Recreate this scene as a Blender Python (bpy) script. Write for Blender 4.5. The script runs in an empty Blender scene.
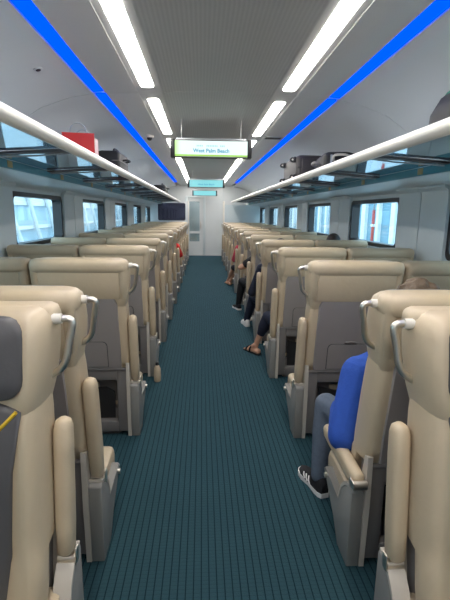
import bpy, bmesh, math, random
from mathutils import Vector, Matrix, Euler
random.seed(7)
PI = math.pi
scene = bpy.context.scene
col = scene.collection

# ------------------------------------------------------------------ camera
CAMX = -0.125
cam_d = bpy.data.cameras.new('camera')
cam = bpy.data.objects.new('camera', cam_d)
col.objects.link(cam)
cam_d.sensor_width = 36.0
cam_d.sensor_fit = 'AUTO'
cam_d.lens = 36.0 * 430 / 600
cam_d.clip_start = 0.02
cam.location = (CAMX, 0, 1.5)
cam.rotation_euler = (Matrix.Rotation(math.radians(-3.15), 4, 'Z') @
                      Matrix.Rotation(math.radians(90 - 11.44), 4, 'X') @
                      Matrix.Rotation(math.radians(0.7), 4, 'Z')).to_euler()
scene.camera = cam

# ------------------------------------------------------------------ world, exposure
w = bpy.data.worlds.new('sky'); scene.world = w
w.use_nodes = True
bgn = w.node_tree.nodes['Background']
bgn.inputs[0].default_value = (0.66, 0.86, 1.0, 1)
bgn.inputs[1].default_value = 1.9
scene.view_settings.view_transform = 'Standard'
scene.view_settings.look = 'None'
scene.view_settings.gamma = 1
scene.view_settings.exposure = 1.12
WHITE_LED = 11.0
BLUE_LED = 2.2

# ------------------------------------------------------------------ materials
def mat(name, rgb, rough=0.5, metal=0.0, noise=0.0, nscale=20, bump=0.0, bscale=60, emit=None, estr=1.0, coat=0.0, spec=None):
    m = bpy.data.materials.new(name); m.use_nodes = True
    nt = m.node_tree; b = nt.nodes['Principled BSDF']
    b.inputs['Base Color'].default_value = (*rgb, 1)
    b.inputs['Roughness'].default_value = rough
    b.inputs['Metallic'].default_value = metal
    if spec is not None: b.inputs['Specular IOR Level'].default_value = spec
    if coat: b.inputs['Coat Weight'].default_value = coat
    if noise or bump:
        tc = nt.nodes.new('ShaderNodeTexCoord')
    if noise:
        n = nt.nodes.new('ShaderNodeTexNoise'); n.inputs['Scale'].default_value = nscale; n.inputs['Detail'].default_value = 4
        nt.links.new(tc.outputs['Object'], n.inputs['Vector'])
        r = nt.nodes.new('ShaderNodeMix'); r.data_type = 'RGBA'
        r.inputs['A'].default_value = (*[c * (1 - noise) for c in rgb], 1)
        r.inputs['B'].default_value = (*[min(1, c * (1 + noise)) for c in rgb], 1)
        nt.links.new(n.outputs['Fac'], r.inputs['Factor'])
        nt.links.new(r.outputs['Result'], b.inputs['Base Color'])
    if bump:
        n2 = nt.nodes.new('ShaderNodeTexNoise'); n2.inputs['Scale'].default_value = bscale; n2.inputs['Detail'].default_value = 3
        nt.links.new(tc.outputs['Object'], n2.inputs['Vector'])
        bp = nt.nodes.new('ShaderNodeBump'); bp.inputs['Strength'].default_value = bump; bp.inputs['Distance'].default_value = 0.01
        nt.links.new(n2.outputs['Fac'], bp.inputs['Height'])
        nt.links.new(bp.outputs['Normal'], b.inputs['Normal'])
    if emit:
        b.inputs['Emission Color'].default_value = (*emit, 1)
        b.inputs['Emission Strength'].default_value = estr
    return m

M = {}
M['leather'] = mat('beige_leather', (0.57, 0.455, 0.31), 0.42, noise=0.06, nscale=9, bump=0.38, bscale=13)
M['leather2'] = mat('beige_leather_panel', (0.545, 0.435, 0.295), 0.5, noise=0.06, nscale=9, bump=0.1, bscale=40)
M['shell'] = mat('grey_shell_plastic', (0.30, 0.265, 0.25), 0.38, noise=0.04, nscale=14)
M['shell_dark'] = mat('dark_grey_plastic', (0.19, 0.172, 0.162), 0.45, noise=0.05)
M['console'] = mat('grey_console_plastic', (0.26, 0.25, 0.23), 0.4, noise=0.04)
M['cap'] = mat('light_grey_plastic', (0.55, 0.50, 0.43), 0.35)
M['insert'] = mat('grey_insert_leather', (0.095, 0.088, 0.09), 0.42, noise=0.08, nscale=12, bump=0.1, bscale=40)
M['yellow'] = mat('yellow_piping', (0.80, 0.50, 0.02), 0.5)
M['pocket'] = mat('black_mesh_pocket', (0.018, 0.017, 0.017), 0.6, noise=0.2, nscale=80)
M['magazine'] = mat('magazine_paper', (0.45, 0.36, 0.24), 0.5, noise=0.35, nscale=18)
M['metal'] = mat('satin_steel', (0.74, 0.69, 0.61), 0.34, metal=1.0)
M['cream'] = mat('cream_enamel', (0.80, 0.75, 0.66), 0.32)
M['rail'] = mat('cream_rail', (0.83, 0.79, 0.72), 0.3)
M['wall'] = mat('pale_blue_grey_panel', (0.68, 0.755, 0.775), 0.35, noise=0.03, nscale=4)
M['pillar'] = mat('pale_pillar_panel', (0.72, 0.78, 0.79), 0.32, noise=0.03, nscale=4)
M['endwall'] = mat('pale_end_panel', (0.76, 0.78, 0.78), 0.4, noise=0.03, nscale=4)
M['gasket'] = mat('black_gasket', (0.012, 0.013, 0.016), 0.4)
M['teal'] = mat('teal_band', (0.035, 0.21, 0.27), 0.35)
M['plate'] = mat('ochre_plate', (0.42, 0.31, 0.14), 0.5)
M['bracket'] = mat('dark_brown_bracket', (0.075, 0.062, 0.062), 0.4)
M['rackgrey'] = mat('grey_rack_metal', (0.42, 0.45, 0.47), 0.35, metal=0.4)
M['black'] = mat('black_plastic', (0.012, 0.012, 0.014), 0.4)
M['led'] = mat('white_led', (1, 1, 1), 0.5, emit=(1.0, 0.965, 0.91), estr=WHITE_LED)
M['blue'] = mat('blue_led', (0.0, 0.01, 0.08), 0.9, emit=(0.0, 0.026, 0.46), estr=BLUE_LED, spec=0.0)
M['skin'] = mat('skin', (0.56, 0.31, 0.20), 0.5, noise=0.06, nscale=12)
M['hair'] = mat('dark_brown_hair', (0.035, 0.02, 0.014), 0.5, noise=0.5, nscale=90, bump=0.5, bscale=140)
M['hair2'] = mat('light_brown_hair', (0.135, 0.09, 0.055), 0.5, noise=0.45, nscale=90, bump=0.5, bscale=140)
M['bluecloth'] = mat('royal_blue_fleece', (0.022, 0.085, 0.42), 0.85, noise=0.12, nscale=30, bump=0.3, bscale=90)
M['jeans'] = mat('grey_blue_denim', (0.095, 0.12, 0.16), 0.8, noise=0.2, nscale=60)
M['navy'] = mat('navy_cloth', (0.012, 0.016, 0.035), 0.85, noise=0.2, nscale=40)
M['blackcloth'] = mat('black_cloth', (0.008, 0.008, 0.01), 0.85, noise=0.2, nscale=40)
M['pink'] = mat('crimson_pink_cloth', (0.50, 0.05, 0.085), 0.8, noise=0.15, nscale=40)
M['red'] = mat('red_cloth', (0.62, 0.02, 0.018), 0.8, noise=0.12, nscale=40)
M['whiterub'] = mat('white_rubber', (0.75, 0.73, 0.70), 0.5)
M['eye'] = mat('eye_white', (0.8, 0.8, 0.78), 0.2)
M['iris'] = mat('dark_iris', (0.03, 0.02, 0.012), 0.2)
M['lip'] = mat('lip', (0.42, 0.15, 0.12), 0.45)

def ceiling_mat(name, rgb, rib):
    m = mat(name, rgb, 0.5); nt = m.node_tree; b = nt.nodes['Principled BSDF']
    tc = nt.nodes.new('ShaderNodeTexCoord'); wv = nt.nodes.new('ShaderNodeTexWave')
    wv.wave_type = 'BANDS'; wv.bands_direction = 'X'; wv.inputs['Scale'].default_value = rib
    nt.links.new(tc.outputs['Object'], wv.inputs['Vector'])
    r = nt.nodes.new('ShaderNodeMix'); r.data_type = 'RGBA'
    r.inputs['A'].default_value = (*[c * 0.90 for c in rgb], 1); r.inputs['B'].default_value = (*rgb, 1)
    nt.links.new(wv.outputs['Fac'], r.inputs['Factor']); nt.links.new(r.outputs['Result'], b.inputs['Base Color'])
    bp = nt.nodes.new('ShaderNodeBump'); bp.inputs['Strength'].default_value = 0.15; bp.inputs['Distance'].default_value = 0.004
    nt.links.new(wv.outputs['Fac'], bp.inputs['Height']); nt.links.new(bp.outputs['Normal'], b.inputs['Normal'])
    return m
M['ceil_mid'] = ceiling_mat('ribbed_ceiling', (0.63, 0.63, 0.62), 14)
M['ceil'] = mat('smooth_ceiling', (0.67, 0.665, 0.645), 0.42, noise=0.02, nscale=3)

def carpet_mat():
    m = mat('teal_carpet', (0.02, 0.06, 0.075), 0.95, spec=0.15); nt = m.node_tree; b = nt.nodes['Principled BSDF']
    b.inputs['Sheen Weight'].default_value = 0.22; b.inputs['Sheen Roughness'].default_value = 0.35; b.inputs['Sheen Tint'].default_value = (0.35, 0.75, 1.0, 1)
    tc = nt.nodes.new('ShaderNodeTexCoord'); sp = nt.nodes.new('ShaderNodeSeparateXYZ')
    nt.links.new(tc.outputs['Object'], sp.inputs[0])
    def math_n(op, a, bb=None):
        n = nt.nodes.new('ShaderNodeMath'); n.operation = op
        if isinstance(a, (int, float)): n.inputs[0].default_value = a
        else: nt.links.new(a, n.inputs[0])
        if bb is not None:
            if isinstance(bb, (int, float)): n.inputs[1].default_value = bb
            else: nt.links.new(bb, n.inputs[1])
        return n.outputs[0]
    # dark groove lines along the car, every 32 mm; fainter ribs across
    fx = math_n('FRACT', math_n('MULTIPLY', sp.outputs['X'], 1 / 0.032))
    lx = math_n('LESS_THAN', fx, 0.16)
    fy = math_n('FRACT', math_n('MULTIPLY', sp.outputs['Y'], 1 / 0.02))
    ly = math_n('MULTIPLY', math_n('LESS_THAN', fy, 0.3), 0.16)
    line = math_n('MAXIMUM', lx, ly)
    no = nt.nodes.new('ShaderNodeTexNoise'); no.inputs['Scale'].default_value = 160; nt.links.new(tc.outputs['Object'], no.inputs['Vector'])
    n3 = nt.nodes.new('ShaderNodeTexNoise'); n3.inputs['Scale'].default_value = 2.2; n3.inputs['Detail'].default_value = 3; nt.links.new(tc.outputs['Object'], n3.inputs['Vector'])
    mx0 = nt.nodes.new('ShaderNodeMix'); mx0.data_type = 'RGBA'
    mx0.inputs['A'].default_value = (0.017, 0.046, 0.057, 1); mx0.inputs['B'].default_value = (0.028, 0.071, 0.085, 1)
    nt.links.new(math_n('MULTIPLY', math_n('ADD', no.outputs['Fac'], n3.outputs['Fac']), 0.5), mx0.inputs['Factor'])
    mx = nt.nodes.new('ShaderNodeMix'); mx.data_type = 'RGBA'
    nt.links.new(mx0.outputs['Result'], mx.inputs['A']); mx.inputs['B'].default_value = (0.005, 0.019, 0.026, 1)
    nt.links.new(line, mx.inputs['Factor'])
    nt.links.new(mx.outputs['Result'], b.inputs['Base Color'])
    bp = nt.nodes.new('ShaderNodeBump'); bp.inputs['Strength'].default_value = 0.5; bp.inputs['Distance'].default_value = 0.004
    nt.links.new(math_n('SUBTRACT', no.outputs['Fac'], line), bp.inputs['Height']); nt.links.new(bp.outputs['Normal'], b.inputs['Normal'])
    return m
M['carpet'] = carpet_mat()

def glass_mat(name, tint, gloss_tint, refl_min, rough=0.02):
    m = bpy.data.materials.new(name); m.use_nodes = True; nt = m.node_tree
    nt.nodes.remove(nt.nodes['Principled BSDF']); out = nt.nodes['Material Output']
    t = nt.nodes.new('ShaderNodeBsdfTransparent'); t.inputs[0].default_value = (*tint, 1)
    g = nt.nodes.new('ShaderNodeBsdfGlossy'); g.inputs['Color'].default_value = (*gloss_tint, 1); g.inputs['Roughness'].default_value = rough
    f = nt.nodes.new('ShaderNodeLayerWeight'); f.inputs[0].default_value = 0.5      # Schlick term from the facing angle
    pw = nt.nodes.new('ShaderNodeMath'); pw.operation = 'POWER'; pw.inputs[1].default_value = 5.0
    nt.links.new(f.outputs['Facing'], pw.inputs[0])
    mr = nt.nodes.new('ShaderNodeMapRange'); mr.inputs['To Min'].default_value = refl_min; mr.inputs['To Max'].default_value = 1.0
    nt.links.new(pw.outputs[0], mr.inputs['Value'])
    mx = nt.nodes.new('ShaderNodeMixShader'); nt.links.new(mr.outputs[0], mx.inputs[0])
    nt.links.new(t.outputs[0], mx.inputs[1]); nt.links.new(g.outputs[0], mx.inputs[2]); nt.links.new(mx.outputs[0], out.inputs[0])
    return m
M['glass'] = glass_mat('window_glass', (0.90, 0.97, 0.99), (1, 1, 1), 0.02)
M['rackglass'] = glass_mat('rack_glass', (0.55, 0.72, 0.80), (0.85, 0.95, 1.0), 0.62, 0.04)
M['tint'] = glass_mat('smoked_glass', (0.30, 0.31, 0.40), (0.8, 0.85, 1), 0.03)
M['doorglass'] = glass_mat('door_glass', (0.80, 0.85, 0.87), (0.8, 0.85, 0.9), 0.08)

# ------------------------------------------------------------------ mesh helpers
def mesh_obj(name, bm, m, parent=None, smooth=True, angle=40):
    me = bpy.data.meshes.new(name)
    bmesh.ops.recalc_face_normals(bm, faces=bm.faces[:])
    bm.to_mesh(me); bm.free()
    ms = m if isinstance(m, (list, tuple)) else [m]
    for k in ms: me.materials.append(M[k] if isinstance(k, str) else k)
    if smooth:
        for p in me.polygons: p.use_smooth = True
        if angle < 180:
            try: me.set_sharp_from_angle(angle=math.radians(angle))
            except Exception: pass
    o = bpy.data.objects.new(name, me); col.objects.link(o)
    if parent: o.parent = parent
    return o
def tag(o, label, cat, group=None):
    o['label'] = label; o['category'] = cat
    if group: o['group'] = group
    return o
def struct(o, label=None):
    o['kind'] = 'structure'
    if label: o['label'] = label
    return o
def empty(name, loc=(0, 0, 0), rz=0.0):
    o = bpy.data.objects.new(name, None); col.objects.link(o)
    o.empty_display_size = 0.1; o.location = loc; o.rotation_euler = (0, 0, rz)
    return o
def copy_tree(o, parent=None):
    c = o.copy(); col.objects.link(c); c.parent = parent
    for ch in list(o.children): copy_tree(ch, c)
    return c
def box(bm, x0, x1, y0, y1, z0, z1, bev=0.0, seg=2, mat_i=0, rot=None, piv=None):
    vs = [bm.verts.new((x, y, z)) for z in (z0, z1) for y in (y0, y1) for x in (x0, x1)]
    fs = [bm.faces.new([vs[i] for i in q]) for q in ((0, 1, 3, 2), (4, 6, 7, 5), (0, 4, 5, 1), (2, 3, 7, 6), (0, 2, 6, 4), (1, 5, 7, 3))]
    for f in fs: f.material_index = mat_i
    geom = vs
    if bev:
        es = list({e for f in fs for e in f.edges})
        r = bmesh.ops.bevel(bm, geom=es, offset=bev, segments=seg, profile=0.5, affect='EDGES')
        geom = list({v for f in r['faces'] for v in f.verts} | {v for v in vs if v.is_valid})
    if rot is not None:
        bmesh.ops.rotate(bm, verts=[v for v in geom if v.is_valid], cent=piv or (0, 0, 0), matrix=rot)
    return geom
def bx(name, m, x0, x1, y0, y1, z0, z1, bev=0.0, parent=None, seg=2):
    bm = bmesh.new(); box(bm, min(x0, x1), max(x0, x1), y0, y1, z0, z1, bev, seg)
    return mesh_obj(name, bm, m, parent)
def catmull(pts, n=6):
    P = [Vector(p) for p in pts]; out = []
    for i in range(len(P) - 1):
        p0 = P[max(i - 1, 0)]; p1 = P[i]; p2 = P[i + 1]; p3 = P[min(i + 2, len(P) - 1)]
        for k in range(n):
            t = k / n
            out.append(0.5 * ((2 * p1) + (-p0 + p2) * t + (2 * p0 - 5 * p1 + 4 * p2 - p3) * t * t + (-p0 + 3 * p1 - 3 * p2 + p3) * t ** 3))
    out.append(P[-1]); return out
def tube(bm, pts, r, n=8, smooth=0, mat_i=0):
    P = catmull(pts, smooth) if smooth else [Vector(p) for p in pts]
    rings = []; up = None
    for i, p in enumerate(P):
        d = (P[min(i + 1, len(P) - 1)] - P[max(i - 1, 0)]).normalized()
        if up is None:
            up = Vector((0, 0, 1)) if abs(d.z) < 0.9 else Vector((0, 1, 0))
        s = d.cross(up).normalized(); up = s.cross(d).normalized()
        rr = r[i] if isinstance(r, (list, tuple)) else r
        rings.append([bm.verts.new(p + (s * math.cos(a) + up * math.sin(a)) * rr) for a in [2 * PI * k / n for k in range(n)]])
    skin_rings(bm, rings, mat_i); return rings
def skin_rings(bm, rings, mat_i=0, caps=True):
    n = len(rings[0])
    for a, b in zip(rings, rings[1:]):
        for k in range(n):
            f = bm.faces.new((a[k], a[(k + 1) % n], b[(k + 1) % n], b[k])); f.material_index = mat_i
    if caps:
        f = bm.faces.new(list(reversed(rings[0]))); f.material_index = mat_i
        f = bm.faces.new(rings[-1]); f.material_index = mat_i
def rrect(hx, hy, r, n=4):
    r = min(r, hx * .99, hy * .99); out = []
    for cx, cy, a0 in ((hx - r, hy - r, 0), (-hx + r, hy - r, PI / 2), (-hx + r, -hy + r, PI), (hx - r, -hy + r, 1.5 * PI)):
        for k in range(n + 1):
            a = a0 + PI / 2 * k / n; out.append((cx + r * math.cos(a), cy + r * math.sin(a)))
    return out
def loft(bm, secs, mat_i=0, n=4):
    """secs: (cx, cy, z, hx, hy, r) rounded rectangles stacked in z"""
    rings = [[bm.verts.new((cx + x, cy + y, z)) for x, y in rrect(hx, hy, r, n)] for cx, cy, z, hx, hy, r in secs]
    skin_rings(bm, rings, mat_i)
def prism(bm, poly, axis, a, b, mat_i=0):
    """extrude 2D poly along axis ('x': poly is (y,z); 'y': poly is (x,z); 'z': poly is (x,y))"""
    def P(u, v, t): return (t, u, v) if axis == 'x' else ((u, t, v) if axis == 'y' else (u, v, t))
    A = [bm.verts.new(P(u, v, a)) for u, v in poly]; B = [bm.verts.new(P(u, v, b)) for u, v in poly]
    skin_rings(bm, [A, B], mat_i)
def lathe(bm, prof, c, n=16, mat_i=0):
    rings = [[bm.verts.new((c[0] + r * math.cos(2 * PI * k / n), c[1] + r * math.sin(2 * PI * k / n), c[2] + z)) for k in range(n)] for r, z in prof]
    skin_rings(bm, rings, mat_i)

# ------------------------------------------------------------------ setting
YB, YE = -2.6, 15.4           # back end and front end of the car
HW = 1.84                     # half width at window level
CEIL = 2.42
WZ0, WZ1 = 1.16, 1.66
WIN = [(-0.55, 0.85), (1.75, 3.15), (4.05, 5.45), (6.35, 7.75), (8.65, 10.05), (10.95, 12.35), (13.25, 14.65)]
WIN_R = [(a + .2, b + .2) for a, b in WIN]

bm = bmesh.new(); box(bm, -1.95, 1.95, YB, YE, -0.06, 0.0)
struct(mesh_obj('floor', bm, 'carpet', smooth=False), 'dark teal ribbed carpet running down the aisle')

# ceiling: middle vault and two outer slopes, divided into panels at the seams
SEAM = [YB, -0.35, 3.66, 7.60, 11.55, YE]
ceil = empty('ceiling'); struct(ceil, 'pale grey panelled train ceiling')
def strip_panel(name, prof, y0, y1, m, parent, th=0.012):
    bm = bmesh.new()
    dn = [(x, z) for x, z in prof]; up = [(x, z + th) for x, z in reversed(prof)]
    prism(bm, dn + up, 'y', y0, y1)
    return mesh_obj(name, bm, m, parent, angle=25)
for y0, y1 in zip(SEAM, SEAM[1:]):
    g = 0.004
    strip_panel('ceiling_panel', [(-0.44, CEIL), (-0.2, CEIL + .02), (0, CEIL + .027), (.2, CEIL + .02), (.44, CEIL)], y0 + g, y1 - g, 'ceil_mid', ceil)
    for s in (-1, 1):
        strip_panel('ceiling_panel', [(s * .625, CEIL - .004), (s * .75, CEIL - .008), (s * .876, CEIL - .012)], y0 + g, y1 - g, 'ceil', ceil)
        strip_panel('ceiling_panel', [(s * .974, CEIL - .02), (s * 1.15, CEIL - .05), (s * 1.38, CEIL - .13), (s * 1.60, CEIL - .27), (s * 1.74, CEIL - .42), (s * 1.80, CEIL - .56)], y0 + g, y1 - g, 'ceil', ceil)
# closing roof above the panels
bm = bmesh.new(); box(bm, -1.95, 1.95, YB, YE, CEIL + 0.06, CEIL + 0.1)
mesh_obj('roof_deck', bm, 'ceil', ceil)
# light troughs' housings
for s in (-1, 1):
    bx('light_trough', 'ceil', s * .44, s * .625, YB, YE, CEIL + .022, CEIL + .05, parent=ceil)

# side walls with window openings
def lerp(a, b, t): return a + (b - a) * t
CURVE = [(HW, WZ1 + .030), (1.832, 1.712), (1.80, 1.735), (1.72, 1.753), (1.60, 1.763), (1.42, 1.770)]
for s, side in ((-1, 'left'), (1, 'right')):
    bm = bmesh.new()
    T = 0.10
    x0, x1 = sorted((s * HW, s * (HW + T)))
    box(bm, x0, x1, YB, YE, 0.0, WZ0)
    WN = WIN if s < 0 else WIN_R
    ys = [YB] + [v for w_ in WN for v in w_] + [YE]
    for a, b in zip(ys[0::2], ys[1::2]): box(bm, x0, x1, a, b, WZ0, WZ1)
    poly = [(s * (HW + T), WZ1)] + [(s * HW, WZ1)] + [(s * x, z) for x, z in CURVE] + [(s * 1.42, 1.850), (s * 1.79, 1.850), (s * 1.79, CEIL), (s * (HW + T), CEIL)]
    prism(bm, poly, 'y', YB, YE)
    wl = struct(mesh_obj('wall_' + side, bm, 'wall', angle=30), 'pale blue grey curved side wall with window openings')
    # pillars between windows: proud panels with a seam
    for (a0, a1), (b0, b1) in zip(WN, WN[1:]):
        mid = (a1 + b0) / 2
        for p0, p1 in ((a1 + .022, mid - .008), (mid + .008, b0 - .022)):
            bm = bmesh.new()
            pr = [(s * HW, WZ0 - .35), (s * (HW - .034), WZ0 - .33), (s * (HW - .034), 1.66), (s * (HW - .04), 1.700), (s * (HW - .07), 1.725), (s * (HW - .07), 1.74), (s * HW, 1.72)]
            prism(bm, pr, 'y', p0, p1)
            mesh_obj('pillar_panel', bm, 'pillar', wl, angle=25)
    # teal number band under the rack, with seat number plates
    tr = struct(bx('trim_%d' % (1 if s < 0 else 2), 'teal', s * 1.395, s * 1.42, YB, 14.3, 1.772, 1.826, 0.004), 'teal band along the wall edge of the luggage rack')
    for k in range(12):
        yy = 1.95 + k * 1.085
        bx('seat_number_plate', 'plate', s * 1.389, s * 1.396, yy - .035, yy + .035, 1.778, 1.820, 0.002, tr)
    # lower heater cover / baseboard
    struct(bx('baseboard_' + side, 'shell_dark', s * 1.79, s * HW, YB, YE, 0.0, 0.16, 0.01), 'dark grey heater cover along the wall foot')
# windows
wi = 0
for s in (-1, 1):
    for (a, b) in (WIN if s < 0 else WIN_R):
        wi += 1
        e = struct(empty('window_%d' % wi, (s * HW, (a + b) / 2, WZ0)), 'coach window with rounded black surround')
        hl = (b - a) / 2; hz = (WZ1 - WZ0)
        bm = bmesh.new()
        # deep black surround (picture frame with rounded inner corners)
        inner = [(x, z + hz / 2) for x, z in rrect(hl - .035, hz / 2 - .03, .05, 5)]
        outer = [(x, z + hz / 2) for x, z in rrect(hl + .012, hz / 2 + .012, .06, 5)]
        xi, xo = -s * 0.014, s * 0.09
        R = []
        for poly, x in ((outer, xo), (outer, xi), (inner, xi), (inner, xo)):
            R.append([bm.verts.new((x, u, v)) for u, v in poly])
        skin_rings(bm, R, caps=False); skin_rings(bm, [R[3], R[0]], caps=False)
        mesh_obj('surround', bm, 'gasket', e, angle=30)
        bm = bmesh.new()
        inner = [(x, z + hz / 2) for x, z in rrect(hl - .033, hz / 2 - .028, .05, 5)]
        prism(bm, inner, 'x', s * 0.070, s * 0.078)
        mesh_obj('pane', bm, 'glass', e)
        bx('sill', 'pillar', -s * .03, s * .004, -hl - .02, hl + .02, -.03, -.012, .006, e)

# end wall at the far end with the gangway door
ew = struct(empty('wall_front', (0, YE, 0)), 'pale end wall of the coach')
DX0, DX1, DH = -0.62, -0.09, 2.0
def part_box(name, m, x0, x1, y0, y1, z0, z1, parent, bev=0.0):
    return bx(name, m, x0, x1, y0, y1, z0, z1, bev, parent)
part_box('end_panel', 'endwall', -1.95, DX0 - .09, 0, .08, 0, CEIL + .06, ew)
part_box('end_panel', 'endwall', DX1 + .09, 0.62, 0, .08, 0, CEIL + .06, ew)
part_box('end_panel', 'endwall', 0.63, 1.95, 0, .08, 0, CEIL + .06, ew)
part_box('lintel', 'endwall', DX0 - .09, DX1 + .09, 0, .08, DH + .06, CEIL + .06, ew)
d = struct(empty('door_1', ((DX0 + DX1) / 2, YE, 0)), 'white gangway door with tall glass pane')
dw = (DX1 - DX0) / 2
part_box('door_frame', 'pillar', -dw - .09, -dw, -.03, .06, 0, DH + .06, d, .008)
part_box('door_frame', 'pillar', dw, dw + .09, -.03, .06, 0, DH + .06, d, .008)
part_box('door_frame', 'pillar', -dw, dw, -.03, .06, DH, DH + .06, d, .008)
bm = bmesh.new()
box(bm, -dw, -dw + .06, 0.0, .04, 0, DH); box(bm, dw - .12, dw, 0.0, .04, 0, DH)
box(bm, -dw + .06, dw - .12, 0.0, .04, 0, .5); box(bm, -dw + .06, dw - .12, 0.0, .04, .78, .86); box(bm, -dw + .06, dw - .12, 0.0, .04, 1.88, DH)
leaf = mesh_obj('door_leaf', bm, 'endwall', d, smooth=False)
part_box('pane', 'doorglass', -dw + .06, dw - .12, .015, .022, .86, 1.88, leaf)
part_box('pane', 'doorglass', -dw + .06, dw - .12, .015, .022, .50, .78, leaf)
part_box('handle', 'metal', dw - .09, dw - .06, -.045, -.02, .95, 1.2, leaf, .01)
# vestibule beyond the door so that the glass shows depth
vest = struct(empty('wall_vestibule', (0, YE, 0)), 'vestibule behind the end door')
part_box('vestibule_panel', 'wall', -1.2, 1.2, 1.4, 1.45, 0, 2.4, vest)
part_box('vestibule_panel', 'wall', -1.25, -1.2, .08, 1.45, 0, 2.4, vest)
part_box('vestibule_panel', 'wall', 1.2, 1.25, .08, 1.45, 0, 2.4, vest)
part_box('vestibule_panel', 'carpet', -1.2, 1.2, .08, 1.45, -.06, 0, vest)
part_box('vestibule_panel', 'ceil', -1.2, 1.2, .08, 1.45, 2.4, 2.46, vest)
e = empty('added_fill_light', (0, YE + .75, 2.4)); bx('diffuser', 'led', -.3, .3, -.1, .1, -.02, -.002, .004, e); bx('frame', 'endwall', -.33, .33, -.13, .13, -.012, 0, .003, e); tag(e, 'added white fill light in the vestibule, brightening the end door glass', 'ceiling light')  # added glowing panel, out of view, put in to brighten the door glass
# three small pale cards behind the lower door pane
for k in range(3):
    part_box('notice', 'cream', -.17 + k * .085, -.115 + k * .085, .045, .05, .53, .64, d)
# wall behind the camera
bb = bx('wall_back', 'endwall', -1.95, 1.95, YB - .08, YB, 0, CEIL + .1); struct(bb, 'pale end wall at the near end of the coach')

# partition with smoked glass at the far end of the left rows and a plain one on the right
p = empty('draught_screen', (0, 14.35, 0)); tag(p, 'pale partition with dark smoked glass at the far end of the rows', 'partition')
bm = bmesh.new()
box(bm, -1.80, -.58, -.02, .02, 0.02, 1.24); box(bm, -.66, -.58, -.02, .02, 1.24, 1.86); box(bm, -1.80, -1.55, -.02, .02, 1.24, 1.86); box(bm, -1.55, -.66, -.02, .02, 1.80, 1.86)
mesh_obj('frame', bm, 'endwall', p, smooth=False)
bm = bmesh.new()
prism(bm, [(x - 1.105, z + 1.52) for x, z in rrect(.455, .29, .09, 4)], 'y', -.012, .012)
mesh_obj('smoked_pane', bm, 'tint', p)
part_box('edge_post', 'cream', -.585, -.555, -.03, .03, 0, 1.87, p, .01)
part_box('foot', 'console', -1.8, -.57, -.03, .03, 0, .04, p)
p = empty('draught_screen', (0, 14.35, 0)); tag(p, 'plain pale solid partition at the far end of the rows', 'partition')
part_box('panel', 'wall', .62, 1.41, -.02, .02, 0.02, 1.76, p)
part_box('panel', 'wall', 1.41, 1.78, -.02, .02, 0.02, 1.74, p)
part_box('edge_post', 'cream', .555, .62, -.03, .03, 0, 1.87, p, .01)
part_box('foot', 'console', .57, 1.785, -.03, .03, 0, .04, p)

# ------------------------------------------------------------------ ceiling lights
LED = [(-2.4, -0.5), (-0.2, 3.50), (3.84, 5.47), (5.82, 7.42), (7.76, 12.55), (12.85, 15.1)]
ordw = ['first', 'second', 'third', 'fourth', 'fifth', 'sixth']
for s in (-1, 1):
    sidew = 'red bag side' if s < 0 else 'dark suitcase side'
    for k, (a, b) in enumerate(LED):
        e = empty('ceiling_light', (s * .5325, (a + b) / 2, CEIL))
        L = (b - a) / 2
        bm = bmesh.new()
        R = [[bm.verts.new((x * q, y * (1 - (1 - q) * .047 / L), z)) for x, y in rrect(.047, L, .03, 3)] for q, z in ((1, .006), (1, -.004), (.93, -.006), (.7, -.008))]
        skin_rings(bm, R); mesh_obj('diffuser', bm, 'led', e)
        bm = bmesh.new()
        yl = (YB if k == 0 else (LED[k - 1][1] + a) / 2) - (a + b) / 2; yh = (YE if k == len(LED) - 1 else (b + LED[k + 1][0]) / 2) - (a + b) / 2
        i_ = rrect(.048, L + .001, .031, 3); n_ = len(i_)
        o_ = [((.0925 if x > 0 else -.0925), (yh if y > 0 else yl)) for x, y in i_]
        VI = [[bm.verts.new((x, y, z)) for x, y in i_] for z in (.018, -.001)]
        VO = [bm.verts.new((x, y, -.001)) for x, y in ((.0925, yh), (-.0925, yh), (-.0925, yl), (.0925, yl))]
        skin_rings(bm, VI, caps=False)
        q_ = n_ // 4
        for c in range(4):
            seg = VI[1][c * q_:(c + 1) * q_]
            for v0, v1 in zip(seg, seg[1:]): bm.faces.new((v0, v1, VO[c]))
            bm.faces.new((VI[1][((c + 1) * q_) % n_], VO[(c + 1) % 4], VO[c], seg[-1]))
        mesh_obj('bezel', bm, 'ceil', e, smooth=False)
        tag(e, 'white LED ceiling strip, %s from the end door, on the %s' % (ordw[len(LED) - 1 - k], sidew), 'ceiling light', 'white ceiling light strips')
BL = [(-2.4, -0.42), (-0.28, 3.62), (3.70, 7.56), (7.64, 13.6)]
for s in (-1, 1):
    sidew = 'above the red bag' if s < 0 else 'above the dark suitcases'
    for k, (a, b) in enumerate(BL):
        e = empty('blue_light_strip', (s * .925, (a + b) / 2, CEIL - .012))
        L = (b - a) / 2
        bm = bmesh.new()
        prism(bm, [(s * -.043, .012), (s * -.041, .002), (s * .040, -.006), (s * .043, .012)], 'y', -L, L)
        mesh_obj('diffuser', bm, 'blue', e, angle=25)
        bm = bmesh.new()
        prism(bm, [(s * -.048, .026), (s * -.048, .016), (s * .048, .016), (s * .048, .026)], 'y', -L - .01, L + .01)
        mesh_obj('channel', bm, 'ceil', e, angle=25)
        tag(e, 'blue LED cove strip, %s from the end door, %s' % (ordw[len(BL) - 1 - k], sidew), 'light strip', 'blue cove light strips')

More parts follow.
